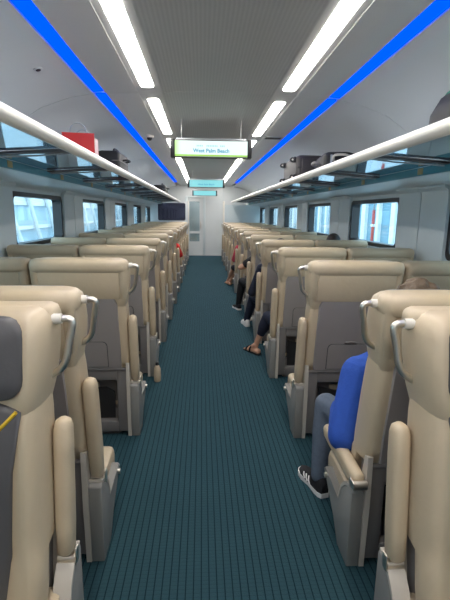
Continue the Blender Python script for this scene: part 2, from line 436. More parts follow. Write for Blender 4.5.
# small ceiling fittings
def disc(name, m, x, y, z, r, h, label, cat):
    bm = bmesh.new(); lathe(bm, [(r, 0), (r * .95, -h * .7), (r * .7, -h)], (0, 0, 0), 16)
    o = mesh_obj(name, bm, m); o.location = (x, y, z); return tag(o, label, cat)
e = empty('ceiling_sensor', (-1.15, 2.98, CEIL - .05)); e.rotation_euler = (0, math.radians(-16), 0)
bm = bmesh.new(); lathe(bm, [(.03, .0), (.03, -.006), (.02, -.008)], (0, 0, 0), 16); mesh_obj('rim', bm, 'ceil', e)
bm = bmesh.new(); lathe(bm, [(.017, -.006), (.014, -.012)], (0, 0, 0), 12); mesh_obj('lens', bm, 'black', e)
tag(e, 'tiny dark round sensor on the sloping ceiling panel', 'sensor')
e = empty('ceiling_camera', (-0.76, 5.55, CEIL - .008))
bm = bmesh.new(); lathe(bm, [(.05, 0), (.05, -.02), (.042, -.028)], (0, 0, 0), 16); mesh_obj('mount', bm, 'cream', e)
bm = bmesh.new(); lathe(bm, [(.034, -.026), (.03, -.045), (.018, -.058), (.006, -.062)], (0, 0, 0), 16); mesh_obj('dome', bm, 'black', e)
tag(e, 'small dome camera on ceiling beside the lit display', 'camera')
e = empty('ceiling_vent', (0.74, 5.5, CEIL - .008))
bm = bmesh.new(); box(bm, -.11, .11, -.07, .07, -.012, 0, .004); mesh_obj('frame', bm, 'rackgrey', e)
for k in range(4): bx('slat', 'black', -.095, .095, -.052 + k * .03, -.04 + k * .03, -.016, -.011, 0, e)
tag(e, 'small grey rectangular air vent on the ceiling', 'vent')

# ------------------------------------------------------------------ information displays
def screen_mat(name, base, strength):
    m = bpy.data.materials.new(name); m.use_nodes = True; nt = m.node_tree
    b = nt.nodes['Principled BSDF']; b.inputs['Base Color'].default_value = (.02, .02, .02, 1)
    tc = nt.nodes.new('ShaderNodeTexCoord'); sp = nt.nodes.new('ShaderNodeSeparateXYZ'); nt.links.new(tc.outputs['Generated'], sp.inputs[0])
    cr = nt.nodes.new('ShaderNodeValToRGB'); nt.links.new(sp.outputs['X'], cr.inputs[0])
    cr.color_ramp.elements[0].color = (0.55, 0.95, 0.30, 1); cr.color_ramp.elements[0].position = 0.0
    cr.color_ramp.elements[1].color = (*base, 1); cr.color_ramp.elements[1].position = 0.09
    nt.links.new(cr.outputs[0], b.inputs['Emission Color']); b.inputs['Emission Strength'].default_value = strength
    return m
M['scr1'] = screen_mat('display_white', (0.80, 1.0, 0.97), 0.52)
M['scr2'] = mat('display_cyan', (.02, .02, .02), .4, emit=(0.26, 0.78, 0.84), estr=0.42)
M['lime'] = mat('display_lime', (.02, .02, .02), .4, emit=(0.42, 0.80, 0.08), estr=0.42)
M['txt'] = mat('display_text_blue', (.02, .02, .02), .4, emit=(0.05, 0.40, 0.62), estr=0.42)
M['txt2'] = mat('display_text_pale', (.02, .02, .02), .4, emit=(0.40, 0.78, 0.82), estr=0.42)
def text_mesh(name, body, size, m, parent, loc):
    cu = bpy.data.curves.new(name, 'FONT'); cu.body = body; cu.size = size; cu.align_x = 'CENTER'; cu.align_y = 'CENTER'; cu.resolution_u = 2; cu.offset = size * .03
    to = bpy.data.objects.new(name + '_tmp', cu); col.objects.link(to)
    dg = bpy.context.evaluated_depsgraph_get(); me = bpy.data.meshes.new_from_object(to.evaluated_get(dg))
    bpy.data.objects.remove(to); me.materials.clear(); me.materials.append(M[m])
    o = bpy.data.objects.new(name, me); col.objects.link(o); o.parent = parent; o.location = loc; o.rotation_euler = (PI / 2, 0, 0)
    return o
for k, (yy, scr, lab) in enumerate(((4.60, 'scr1', 'bright white ceiling display with lime border hanging over the aisle'),
                                    (9.95, 'scr2', 'cyan ceiling display hanging midway down the aisle'),
                                    (14.75, 'scr2', 'cyan ceiling display hanging just before the end door'))):
    e = empty('information_display', (-.03, yy, 2.14))
    hw_, hh = .40, .075
    bm = bmesh.new(); box(bm, -hw_ - .012, hw_ + .012, .012, .10, -hh - .012, hh + .012, .008); mesh_obj('housing', bm, 'shell_dark', e)
    sc = bx('screen', scr, -hw_ + .03, hw_ - .03, .0, .013, -hh, hh, 0, e)
    for s in (-1, 1): bx('end_cap', 'black', s * (hw_ - .03), s * (hw_ + .014), -.012, .104, -hh - .015, hh + .015, .006, e)
    if k == 0: bx('screen_border', 'lime', -hw_ + .03, hw_ - .03, -.003, .002, -hh, -hh + .016, 0, sc)
    if k < 2: text_mesh('lettering', 'West Palm Beach', .052, 'txt', sc, (.0, -.0035, -.022))
    bm = bmesh.new()
    for q in range(3):
        for j in range((4, 7, 3)[q]):
            x = -.15 + (0, .1, .24)[q] + j * .017; box(bm, x, x + .011, -.003, -.001, .018, .034)
    if k == 0: mesh_obj('faint_line', bm, 'txt2', sc, smooth=False)
    else: bm.free()
    bx('top_cover', 'rackgrey', -.36, .36, .02, .09, hh + .008, hh + .03, .006, e)
    for s in (-1, 1): bx('hanger', 'ceil', s * .30, s * .308, .05, .06, hh + .02, CEIL + .012 - 2.14, .003, e)
    tag(e, lab, 'display', 'ceiling displays over the aisle')

# ------------------------------------------------------------------ luggage racks
RX, RZ = .845, 1.845
P_ROW = 1.085
for s in (-1, 1):
    e = empty('luggage_rack', (0, 0, 0))
    tag(e, 'overhead luggage rack with cream rail carrying a red shopping bag' if s < 0 else 'overhead luggage rack with cream rail carrying dark suitcases', 'luggage rack', 'overhead luggage racks')
    bm = bmesh.new(); tube(bm, [(s * RX, YB + .02, RZ), (s * RX, 14.25, RZ)], .033, 14); mesh_obj('rail', bm, 'rail', e)
    ys = [-1.65 + k * P_ROW for k in range(15)]
    ys = [y for y in ys if y < 14.3] + [14.3]
    for y in ys[:-1]:
        bm = bmesh.new()   # bracket: blade from the wall band to the rail
        prism(bm, [(s * .85, 1.842), (s * .88, 1.838), (s * 1.10, 1.830), (s * 1.395, 1.812), (s * 1.395, 1.823), (s * 1.1, 1.845), (s * .86, 1.860)], 'y', y - .03, y + .03)
        br = mesh_obj('bracket', bm, 'bracket', e, angle=30)
        bm = bmesh.new(); tube(bm, [(s * .86, y + .05, 1.845), (s * 1.1, y + .05, 1.822), (s * 1.395, y + .05, 1.808)], .005, 8); mesh_obj('stay', bm, 'rackgrey', br)
    pme = None
    for a, b in zip(ys, ys[1:]):
        bm = bmesh.new()   # glass shelf sloping down a little to the wall
        prism(bm, [(s * .872, 1.8600), (s * 1.394, 1.8280), (s * 1.394, 1.8360), (s * .872, 1.8680)], 'y', a + .032, min(b - .032, 14.25))
        mesh_obj('glass_panel', bm, 'rackglass', e, smooth=False)
    bx('front_lip', 'rackgrey', s * .858, s * .878, YB + .02, 14.25, 1.852, 1.874, .003, e)
    bx('rear_lip', 'rackgrey', s * 1.375, s * 1.394, YB + .02, 14.25, 1.839, 1.875, .003, e)

# ------------------------------------------------------------------ seats
HXW = .295     # headrest half width
BW = .273      # back half width
TILT = math.atan2(.12, .92)
def yc(z): return .10 - (z - .30) * .12 / .92     # centre line of the reclined back
def make_seat(aisle, s, arm_down=False):
    """seat facing +y; s = +1/-1 is the direction of its aisle side"""
    e = empty('train_seat')
    # backrest cushion with raised side bolsters, one skin
    def ring(bm, z, hx, hy, bump, r=.04, cut=.84, yo=0.0):
        pts = []
        for k in range(5):                                   # rear corners and flat rear
            a_ = PI + PI / 2 * k / 4; pts.append((-hx + r + r * math.cos(a_), -hy + r + r * math.sin(a_)))
        for k in range(5):
            a_ = 1.5 * PI + PI / 2 * k / 4; pts.append((hx - r + r * math.cos(a_), -hy + r + r * math.sin(a_)))
        front = []
        for k in range(25):
            u = math.cos(PI * k / 24)                        # from +1 to -1
            q = abs(u); t_ = min(1, max(0, (q - cut + .12) / .24)); b_ = bump * t_ * t_ * (3 - 2 * t_)
            e_ = max(0, (q - .86) / .14); drop = (hy * .9 + bump) * (1 - math.sqrt(max(0, 1 - e_ * e_)))
            front.append((u * hx, hy + b_ - drop))
        return [bm.verts.new((x, yc(z) + yo + y, z)) for x, y in pts + front]
    bm = bmesh.new()
    skin_rings(bm, [ring(bm, *q) for q in ((.27, .245, .035, .0, .03, .84, .055), (.29, BW, .042, .012, .03, .84, .052), (.36, BW + .004, .045, .024, .03, .84, .050), (.475, BW + .005, .048, .028, .03, .84, .048), (.488, BW + .005, .092, .03), (.55, BW + .005, .097, .03), (.75, BW + .003, .096, .026), (.88, BW, .094, .020), (.96, BW - .004, .086, .010), (1.02, BW - .02, .07, .0))])
    mesh_obj('backrest', bm, 'leather', e, angle=80)
    # headrest: body with cheeks, a roll round the top and a rear edge at both sides
    bm = bmesh.new()
    skin_rings(bm, [ring(bm, *q) for q in ((.86, .25, .070, .0, .03), (.91, .268, .090, .012, .03), (.96, .279, .099, .020, .03), (1.0, .287, .100, .020, .03), (1.08, HXW, .101, .020, .03), (1.15, HXW, .098, .016, .03), (1.185, .288, .088, .008, .03), (1.203, .272, .070, .003, .03), (1.212, .25, .048, .0, .03))])
    head = mesh_obj('headrest', bm, 'leather', e, angle=80)
    bm = bmesh.new()
    R = []
    yz = yc(1.17) - .052
    for x, k in ((-HXW - .002, .5), (-HXW + .010, .85), (-HXW + .03, 1), (-.1, 1.0), (.1, 1.0), (HXW - .03, 1), (HXW - .010, .85), (HXW + .002, .5)):
        R.append([bm.verts.new((x, yz + u * k, 1.168 + v * k)) for u, v in rrect(.062, .046, .038, 4)])
    skin_rings(bm, R); mesh_obj('headrest_roll', bm, 'leather', e, angle=60)
    for t in (-1, 1):
        bm = bmesh.new()
        loft(bm, [(t * (HXW - .030 - q), yc(z) - .07, z, hx, hy, .022) for z, hx, hy, q in ((.952, .010, .020, .02), (.972, .022, .034, .012), (1.06, .026, .040, .003), (1.15, .026, .040, 0))])
        mesh_obj('headrest_edge', bm, 'leather', e, angle=60)
    # inset rear leather panel with a stitched frame
    bm = bmesh.new()
    rot = Matrix.Rotation(TILT, 3, 'X')
    box(bm, -.245, .245, yc(1.06) - .108, yc(1.06) - .07, .965, 1.140, .006, 2, 0, rot, (0, yc(1.06) - .08, 1.06))
    mesh_obj('rear_leather_panel', bm, 'leather2', e)
    # grey inserts on the front, with yellow piping
    bm = bmesh.new()
    pts = rrect(.246, .118, .06, 5)
    A = [[bm.verts.new((x * k, yc(1.085 + z * k) + dd, 1.085 + z * k)) for x, z in pts] for k, dd in ((1, .085), (1, .112), (.96, .121), (.5, .124))]
    skin_rings(bm, A); mesh_obj('headrest_insert', bm, 'insert', e, angle=60)
    bm = bmesh.new()
    pts = [(-.17, .33), (.17, .33), (.195, .5), (.205, .75), (.236, .93), (.15, .965), (-.15, .965), (-.236, .93), (-.205, .75), (-.195, .5)]
    A = [[bm.verts.new((x * k, yc(.64 + (z - .64) * k) + dd, .64 + (z - .64) * k)) for x, z in pts] for k, dd in ((1, .07), (1, .108), (.96, .116))]
    skin_rings(bm, A); ins = mesh_obj('back_insert', bm, 'insert', e, angle=60)
    bm = bmesh.new()
    tube(bm, [(-.226, yc(.93) + .115, .935), (-.05, yc(.78) + .118, .770), (.05, yc(.78) + .118, .770), (.226, yc(.93) + .115, .935)], .006, 6, 3)
    mesh_obj('piping', bm, 'yellow', ins)
    # grey rear shell
    bm = bmesh.new()
    sh = [(x, z) for x, z in ((-.226, .49), (.226, .49), (.229, .6), (.224, .93), (.210, .965), (.185, .982), (-.185, .982), (-.210, .965), (-.224, .93), (-.229, .6))]
    A = [[bm.verts.new((x * k, yc(z) - dd, z)) for x, z in sh] for k, dd in ((1, .08), (1, .098), (.985, .106))]
    skin_rings(bm, A); shell = mesh_obj('back_shell', bm, 'shell', e, angle=35)
    def rear(z, off=0): return yc(z) - .106 - off
    # tray table with dark groove round it
    bm = bmesh.new()
    tray = [(-.145, .497), (.145, .497), (.145, .650), (.138, .668), (.122, .677), (-.122, .677), (-.138, .668), (-.145, .650)]
    A = [[bm.verts.new((x, rear(z, dd), z)) for x, z in tray] for dd in (-.008, .0012)]
    skin_rings(bm, A); gv = mesh_obj('tray_groove', bm, 'black', e, angle=30)
    bm = bmesh.new()
    A = [[bm.verts.new((x * .975, rear(z, dd), .585 + (z - .585) * .968)) for x, z in tray] for dd in (-.006, .004)]
    skin_rings(bm, A); tb = mesh_obj('tray_table', bm, 'shell', e, angle=30)
    bx('latch', 'shell_dark', -.035, .035, rear(.69) - .012, rear(.69) + .01, .684, .694, .003, tb)
    # lower rear frame with an open pocket
    bm = bmesh.new()
    fy0, fy1 = -.022, .085
    box(bm, -.258, -.19, fy0, fy1, .03, .475, .008); box(bm, .19, .258, fy0, fy1, .03, .475, .008)
    box(bm, -.192, .192, fy0, fy1, .40, .475, .006); box(bm, -.192, .192, fy0, fy1, .03, .105, .006)
    box(bm, -.2, .2, fy1 - .02, fy1, .09, .42)
    mesh_obj('lower_frame', bm, 'shell_dark', e, angle=30)
    bm = bmesh.new()
    box(bm, -.262, .262, -.032, .08, .472, .487, .004); mesh_obj('shelf_edge', bm, 'shell_dark', e)
    bm = bmesh.new()
    pk = [(-.165, .11), (.165, .11), (.165, .30), (.11, .335), (-.05, .325), (-.165, .35)]
    prism(bm, pk, 'y', .022, .034); mesh_obj('literature_pocket', bm, 'pocket', e)
    bm = bmesh.new(); box(bm, -.09, .06, .037, .045, .13, .36); mesh_obj('magazine', bm, 'magazine', e)
    # plinth
    bm = bmesh.new(); loft(bm, [(0, .10, 0, .20, .09, .03), (0, .12, .05, .21, .10, .03), (0, .18, .18, .24, .15, .03)]); mesh_obj('pedestal', bm, 'shell_dark', e, angle=40)
    # seat cushion
    bm = bmesh.new()
    xa = .30 if aisle else .27
    c0 = (s * (xa - .27) / 2); hx = (xa + .27) / 2
    prof = [(.06, .19), (.34, .165), (.40, .18), (.425, .215), (.43, .26), (.415, .295), (.38, .312), (.20, .302), (.08, .295)]
    R = []
    for x, k in ((-hx, .86), (-hx + .012, .97), (-hx + .03, 1), (hx - .03, 1), (hx - .012, .97), (hx, .86)):
        R.append([bm.verts.new((c0 + x, .245 + (y - .245) * k, .24 + (z - .24) * k)) for y, z in prof])
    skin_rings(bm, R); cu = mesh_obj('seat_cushion', bm, 'leather', e, angle=50)
    if aisle:
        # side console under the armrest
        bm = bmesh.new()
        pr = [(-.03, 0), (.10, 0), (.17, .10), (.30, .19), (.365, .225), (.33, .255), (.13, .215), (.10, .30), (.06, .345), (-.01, .375), (-.03, .36)]
        xa0, xa1 = sorted((s * .278, s * .334))
        prism(bm, pr, 'x', xa0, xa1)
        bmesh.ops.bevel(bm, geom=bm.edges[:], offset=.006, segments=2, affect='EDGES', profile=.5)
        con = mesh_obj('side_console', bm, 'console', e, angle=40)
        bm = bmesh.new()
        prism(bm, [(.128, .232), (.10, .312), (.06, .357), (-.012, .388), (-.012, .374), (.055, .340), (.095, .298), (.122, .222)], 'x', s * .278, s * .336)
        mesh_obj('console_cap', bm, 'cap', con, angle=30)
        bm = bmesh.new(); tube(bm, [(s * .314, .305, .222), (s * .346, .305, .222)], .014, 12); mesh_obj('recline_knob', bm, 'metal', con)
        # rear column strip beside the shell
        bm = bmesh.new(); prism(bm, [(-.03, .0), (.05, .0), (.04, .30), (.0, .515), (-.035, .525), (-.04, .3)], 'x', s * .256, s * .278); mesh_obj('column_strip', bm, 'cap', e, angle=30)
        # armrest
        bm = bmesh.new()
        loft(bm, [(s * .306, 0, z, hx, hy, .022) for z, hx, hy in ((0, .018, .025), (.012, .026, .036), (.10, .0275, .040), (.35, .0275, .040), (.43, .027, .036), (.452, .024, .028), (.462, .010, .014))])
        arm = mesh_obj('armrest', bm, 'leather', e, angle=60)
        bm = bmesh.new(); tube(bm, [(s * .280, 0, -.018), (s * .336, 0, -.018)], .018, 12); box(bm, min(s * .336, s * .342), max(s * .336, s * .342), -.016, .016, -.035, .02, .003)
        mesh_obj('hinge', bm, 'metal', arm)
        if arm_down:
            arm.location = (0, -.03, .408); arm.rotation_euler = (-math.radians(90), 0, 0)
        else:
            arm.location = (0, .035, .385); arm.rotation_euler = (TILT * .9, 0, 0)
        # grab handle at the corner of the headrest
        bm = bmesh.new(); hy_ = yc(1.15) - .01
        pts = [(s * .27, hy_ - .01, 1.170), (s * .325, hy_ - .012, 1.170), (s * .344, hy_ - .012, 1.166), (s * .349, hy_ - .011, 1.150), (s * .338, hy_ - .006, 1.10), (s * .330, hy_, 1.05), (s * .318, hy_ + .004, 1.02), (s * .295, hy_ + .004, .998), (s * .262, hy_ + .006, .985)]
        tube(bm, pts, .0115, 10, 5); gh = mesh_obj('grab_handle', bm, 'metal', e, angle=180)
        bm = bmesh.new(); tube(bm, [(s * .275, hy_ - .011, 1.170), (s * .318, hy_ - .0115, 1.170)], .0165, 12); mesh_obj('end_cap', bm, 'cream', gh)
    else:
        bm = bmesh.new()   # fixed middle armrest folded up beside the window seat
        loft(bm, [(s * .292, yc(z) + .03, z, hx, hy, .018) for z, hx, hy in ((.36, .015, .03), (.375, .022, .038), (.76, .022, .038), (.79, .014, .022))])
        mesh_obj('armrest', bm, 'leather', e, angle=60)
    return e
protos = {(a, s): make_seat(a, s) for a in (True, False) for s in (-1, 1)}
used = set()
def seat(aisle, s, loc, rz, label, group):
    k = (aisle, s)
    if k in used: o = copy_tree(protos[k])
    else: o = protos[k]; used.add(k)
    o.location = loc; o.rotation_euler = (0, 0, rz)
    return tag(o, label, 'seat', group)
SX1, SX2 = .835, 1.435
RIGHT_Y = -.07    # rows on this side stand slightly nearer
LEFT_OFF = .045   # the pairs on this side stand a little further from the aisle
NW = ['', 'one row', 'two rows', 'three rows', 'four rows', 'five rows', 'six rows', 'seven rows', 'eight rows', 'nine rows', 'ten rows', 'eleven rows']
Y_A, Y_B = 1.30, 1.67
rows = [Y_B + k * P_ROW for k in range(12)]
for side in (-1, 1):
    ac = 'across the aisle from' if side < 0 else ''
    for k, y in enumerate(rows):
        for aisle, X in ((True, SX1), (False, SX2)):
            kind = 'aisle seat' if aisle else 'window seat'
            if side > 0:
                lab = ('beige leather aisle seat with lowered armrest under the passenger in blue' if aisle else 'beige leather window seat beside the passenger in blue') if k == 0 \
                    else 'beige leather %s %s ahead of passenger in blue, same side' % (kind, NW[k])
            else:
                lab = 'beige leather %s directly across the aisle from passenger in blue' % kind if k == 0 \
                    else 'beige leather %s across the aisle, %s ahead of passenger in blue' % (kind, NW[k])
            grp = 'beige train seats facing the end door'
            if side > 0 and k == 0 and aisle:
                o = make_seat(True, -1, True); o.location = (SX1, y + RIGHT_Y, 0); tag(o, lab, 'seat', grp)
            else:
                seat(aisle, -side, (side * X - (LEFT_OFF if side < 0 else 0), y + (RIGHT_Y if side > 0 else 0), 0), 0, lab, grp)
    for aisle, X in ((True, SX1), (False, SX2)):
        kind = 'aisle seat' if aisle else 'window seat'
        lab = 'beige %s with grey front insert, backing onto %s' % (kind, ('seat of the passenger in blue' if aisle else 'window seat beside passenger in blue') if side > 0 else ('seat across from passenger in blue' if aisle else 'window seat across the aisle'))
        # turned to face the near end of the coach
        seat(aisle, side, (side * X - (LEFT_OFF if side < 0 else 0) - (.015 if side > 0 else 0), Y_A + (RIGHT_Y if side > 0 else 0), 0), PI, lab, 'beige train seats facing the near end')

# ------------------------------------------------------------------ things on the racks
SHZ = 1.875   # top of the racks' lips
def rbox(name, m, hx, hy, h, bev, parent=None, z0=0.0, taper=1.0):
    bm = bmesh.new()
    loft(bm, [(0, 0, z0, hx - bev * .6, hy - bev * .6, bev), (0, 0, z0 + bev * .5, hx, hy, bev), (0, 0, z0 + h - bev, hx * taper, hy * taper, bev), (0, 0, z0 + h - bev * .3, hx * taper - bev * .35, hy * taper - bev * .35, bev), (0, 0, z0 + h, hx * taper - bev, hy * taper - bev, bev)])
    return mesh_obj(name, bm, m, parent, angle=50)
M['paper_red'] = mat('glossy_red_paper', (0.60, 0.022, 0.018), 0.35, noise=0.05)
M['paper_pale'] = mat('pale_pink_paper', (0.70, 0.50, 0.50), 0.5, noise=0.06)
M['nylon'] = mat('black_nylon', (0.012, 0.013, 0.011), 0.6, noise=0.3, nscale=50)
M['case_grey'] = mat('dark_grey_suitcase', (0.035, 0.031, 0.030), 0.55, noise=0.15, nscale=40)
M['green'] = mat('green_trim', (0.02, 0.20, 0.11), 0.6)

# red paper shopping bag
e = empty('shopping_bag', (-1.13, 3.82, SHZ)); e.rotation_euler = (0, 0, math.radians(8))
bm = bmesh.new()
bw, bd, bh = .125, .16, .235
box(bm, -bw, bw, -bd, -bd + .006, 0, bh); mesh_obj('front_face', bm, 'paper_red', e, smooth=False)
bm = bmesh.new(); box(bm, -bw, bw, bd - .006, bd, 0, bh); mesh_obj('back_face', bm, 'paper_red', e, smooth=False)
for s in (-1, 1):
    bm = bmesh.new()      # gusset folded inwards along its middle
    pr = [(s * bw, -bd), (s * (bw - .025), 0), (s * bw, bd), (s * (bw - .005), bd), (s * (bw - .031), 0), (s * (bw - .005), -bd)]
    prism(bm, pr, 'z', 0, bh - .004); mesh_obj('gusset', bm, 'paper_pale', e, smooth=False)
bm = bmesh.new(); box(bm, -bw, bw, -bd, bd, 0, .004); mesh_obj('base', bm, 'paper_red', e)
for y in (-bd + .008, bd - .008):
    bm = bmesh.new(); tube(bm, [(-.06, y, bh - .03), (-.055, y, bh + .04), (0, y, bh + .075), (.055, y, bh + .04), (.06, y, bh - .03)], .004, 6, 4); mesh_obj('handle', bm, 'rackgrey', e)
bm = bmesh.new(); loft(bm, [(0, 0, .02, .1, .12, .04), (.0, .02, .17, .1, .11, .04), (0, .02, .23, .06, .07, .03)]); mesh_obj('contents', bm, 'paper_pale', e, angle=60)
tag(e, 'red paper shopping bag with pale gusset on the luggage rack', 'bag')

def soft_bag(name, loc, rz, hx, hy, h, m, label, cat):
    e = empty(name, loc, rz)
    rbox('body', m, hx, hy, h, .03, e, 0, .98)
    bm = bmesh.new(); tube(bm, [(-hx * .98, -hy * .9, h * .62), (hx * .98, -hy * 1.005, h * .62)], .006, 6); tube(bm, [(hx * .985, -hy * .9, h * .62), (hx * .985, hy * .9, h * .62)], .006, 6); mesh_obj('zip', bm, 'shell_dark', e)
    bm = bmesh.new(); tube(bm, [(hx * .3, -hy * .5, h - .01), (hx * .3, -hy * .4, h + .035), (hx * .3, hy * .4, h + .035), (hx * .3, hy * .5, h - .01)], .011, 8, 4); mesh_obj('carry_handle', bm, m, e)
    bm = bmesh.new(); tube(bm, [(hx * .95, hy * .3, h * .7), (hx + .05, hy * .25, h * .72), (hx + .055, -hy * .25, h * .72), (hx * .95, -hy * .3, h * .7)], .010, 8, 4); mesh_obj('side_handle', bm, m, e)
    return tag(e, label, cat)
soft_bag('travel_bag', (-1.14, 5.22, SHZ), 0, .125, .30, .275, 'nylon', 'black soft travel bag beside the red shopping bag on the rack', 'bag')
soft_bag('travel_bag', (-1.10, 10.6, SHZ), 0, .14, .35, .24, 'nylon', 'black travel bag far along the rack, near the end door', 'bag')

# suitcase with its wheels towards the aisle
e = empty('suitcase', (1.095, 5.35, SHZ))
rbox('body', 'case_grey', .165, .40, .27, .04, e)
bm = bmesh.new(); box(bm, -.168, -.158, -.36, .36, .06, .075); box(bm, -.155, .14, -.403, -.395, .13, .14); mesh_obj('zip', bm, 'black', e)
rbox('front_pocket', 'case_grey', .12, .012, .2, .01, e, .03).location = (0.01, -.405, 0)
for y in (-.31, .31):
    for z in (.035, .225):
        bm = bmesh.new(); box(bm, -.19, -.16, y - .045, y + .045, z - .03, z + .03, .008); wm = mesh_obj('wheel_mount', bm, 'black', e)
        bm = bmesh.new(); tube(bm, [(-.20, y - .018, z), (-.20, y + .018, z)], .027, 12); mesh_obj('wheel', bm, 'black', wm)
        bm = bmesh.new(); tube(bm, [(-.20, y - .022, z), (-.20, y + .022, z)], .011, 10); mesh_obj('hub', bm, 'cream', wm)
tag(e, 'dark grey suitcase lying with its wheels toward the aisle', 'suitcase')
e = empty('suitcase', (1.19, 4.42, SHZ), math.radians(-6))
rbox('body', 'nylon', .15, .30, .20, .045, e)
bm = bmesh.new(); tube(bm, [(-.155, -.10, .10), (-.20, -.09, .12), (-.20, .09, .12), (-.155, .10, .10)], .014, 8, 4); mesh_obj('carry_handle', bm, 'shell_dark', e)
bm = bmesh.new(); tube(bm, [(-.06, -.295, .12), (-.055, -.335, .16), (.055, -.335, .16), (.06, -.295, .12)], .012, 8, 4); mesh_obj('top_handle', bm, 'cap', e)
bm = bmesh.new(); box(bm, -.09, -.07, -.304, -.298, .03, .17); box(bm, .07, .09, -.304, -.298, .03, .17); mesh_obj('strap', bm, 'rackgrey', e)
tag(e, 'black soft suitcase with a pale handle beside the wheeled one', 'suitcase')
# backpack with green top
e = empty('backpack', (1.225, 2.17, SHZ + .002)); e.scale = (.90, 1.25, 1.42)
bm = bmesh.new()
loft(bm, [(0, 0, 0, .14, .19, .05), (0, 0, .02, .165, .21, .06), (0, 0, .10, .160, .205, .07), (.01, 0, .155, .135, .18, .07), (.02, 0, .185, .09, .13, .06)]); mesh_obj('body', bm, 'nylon', e, angle=60)
bm = bmesh.new(); loft(bm, [(.02, 0, .150, .139, .184, .07), (.022, 0, .172, .125, .168, .07), (.025, 0, .196, .09, .13, .06)]); mesh_obj('lid', bm, 'green', e, angle=60)
bm = bmesh.new(); tube(bm, [(-.10, -.19, .02), (-.14, -.215, .09), (-.06, -.20, .16), (.02, -.15, .19)], .013, 8, 4); mesh_obj('shoulder_strap', bm, 'nylon', e)
bm = bmesh.new(); tube(bm, [(-.02, -.05, .19), (-.02, -.04, .23), (-.02, .04, .23), (-.02, .05, .19)], .008, 8, 4); mesh_obj('grab_loop', bm, 'nylon', e)
tag(e, 'black backpack with a green lid on the luggage rack', 'backpack')

# bottle on the aisle floor
e = empty('drink_bottle', (-.525, 3.70, 0))
bm = bmesh.new(); lathe(bm, [(.026, 0), (.031, .006), (.032, .05), (.031, .10), (.028, .125), (.016, .15), (.013, .155)], (0, 0, 0), 16); mesh_obj('body', bm, 'leather', e)
bm = bmesh.new(); lathe(bm, [(.0145, .150), (.0150, .178), (.010, .182)], (0, 0, 0), 14); mesh_obj('cap', bm, 'black', e)
tag(e, 'small tan drink bottle standing on the carpet beside a seat', 'bottle')

# ------------------------------------------------------------------ people
def capsule(bm, p0, p1, r0, r1, n=10):
    p0, p1 = Vector(p0), Vector(p1); d = p1 - p0; L = d.length; d.normalize()
    up = Vector((0, 0, 1)) if abs(d.z) < .9 else Vector((1, 0, 0))
    s = d.cross(up).normalized(); u = s.cross(d)
    prof = [(-r0 * math.cos(a), r0 * math.sin(a)) for a in (.25, .7, 1.15, PI / 2)] + [(L + r1 * math.cos(a), r1 * math.sin(a)) for a in (PI / 2, 1.15, .7, .25)]
    rings = [[bm.verts.new(p0 + d * t + (s * math.cos(2 * PI * k / n) + u * math.sin(2 * PI * k / n)) * r) for k in range(n)] for t, r in prof]
    skin_rings(bm, rings)
def ellipsoid(bm, c, r, rot=None, u=16, v=10):
    m = Matrix.Translation(c) @ (rot.to_4x4() if rot else Matrix.Identity(4)) @ Matrix.Diagonal((*r, 1))
    bmesh.ops.create_uvsphere(bm, u_segments=u, v_segments=v, radius=1, matrix=m)
def ell_loft(bm, secs, n=16):
    rings = [[bm.verts.new((c[0] + rx * math.cos(2 * PI * k / n), c[1] + ry * math.sin(2 * PI * k / n), c[2])) for k in range(n)] for c, rx, ry in secs]
    skin_rings(bm, rings)
def remeshed(name, bm, m, parent, vox, smooth=4):
    o = mesh_obj(name + '_tmp', bm, m)
    r = o.modifiers.new('r', 'REMESH'); r.mode = 'VOXEL'; r.voxel_size = vox
    sm = o.modifiers.new('s', 'SMOOTH'); sm.iterations = smooth; sm.factor = .5
    dg = bpy.context.evaluated_depsgraph_get(); me = bpy.data.meshes.new_from_object(o.evaluated_get(dg))
    old = o.data; bpy.data.objects.remove(o); bpy.data.meshes.remove(old)
    me.name = name
    for p in me.polygons: p.use_smooth = True
    if not me.materials: me.materials.append(M[m])
    q = bpy.data.objects.new(name, me); col.objects.link(q)
    if parent: q.parent = parent
    return q
def hand(bm, wrist, d, nrm, thumb):
    w0 = Vector(wrist); d = Vector(d).normalized(); nrm = Vector(nrm); nrm = (nrm - d * nrm.dot(d)).normalized(); lat = d.cross(nrm)
    for o in (-.026, -.009, .009, .026): capsule(bm, w0 + lat * o * .6, w0 + d * .075 + lat * o, .014, .012, 8)
    for o, L in ((-.030, .058), (-.010, .072), (.010, .078), (.030, .068)):
        o_ = o * thumb
        k = w0 + d * .080 + lat * o_; m1 = k + d * L * .5 - nrm * .006; m2 = m1 + (d * .8 - nrm * .6) * L * .5
        capsule(bm, k, m1, .0095, .009, 8); capsule(bm, m1, m2, .009, .0075, 8)
    b = w0 + d * .022 + lat * thumb * .026; t1 = b + (d * .6 + lat * thumb * .75).normalized() * .042; t2 = t1 + (d * .9 + lat * thumb * .25 - nrm * .25).normalized() * .032
    capsule(bm, b, t1, .013, .010, 8); capsule(bm, t1, t2, .010, .008, 8)
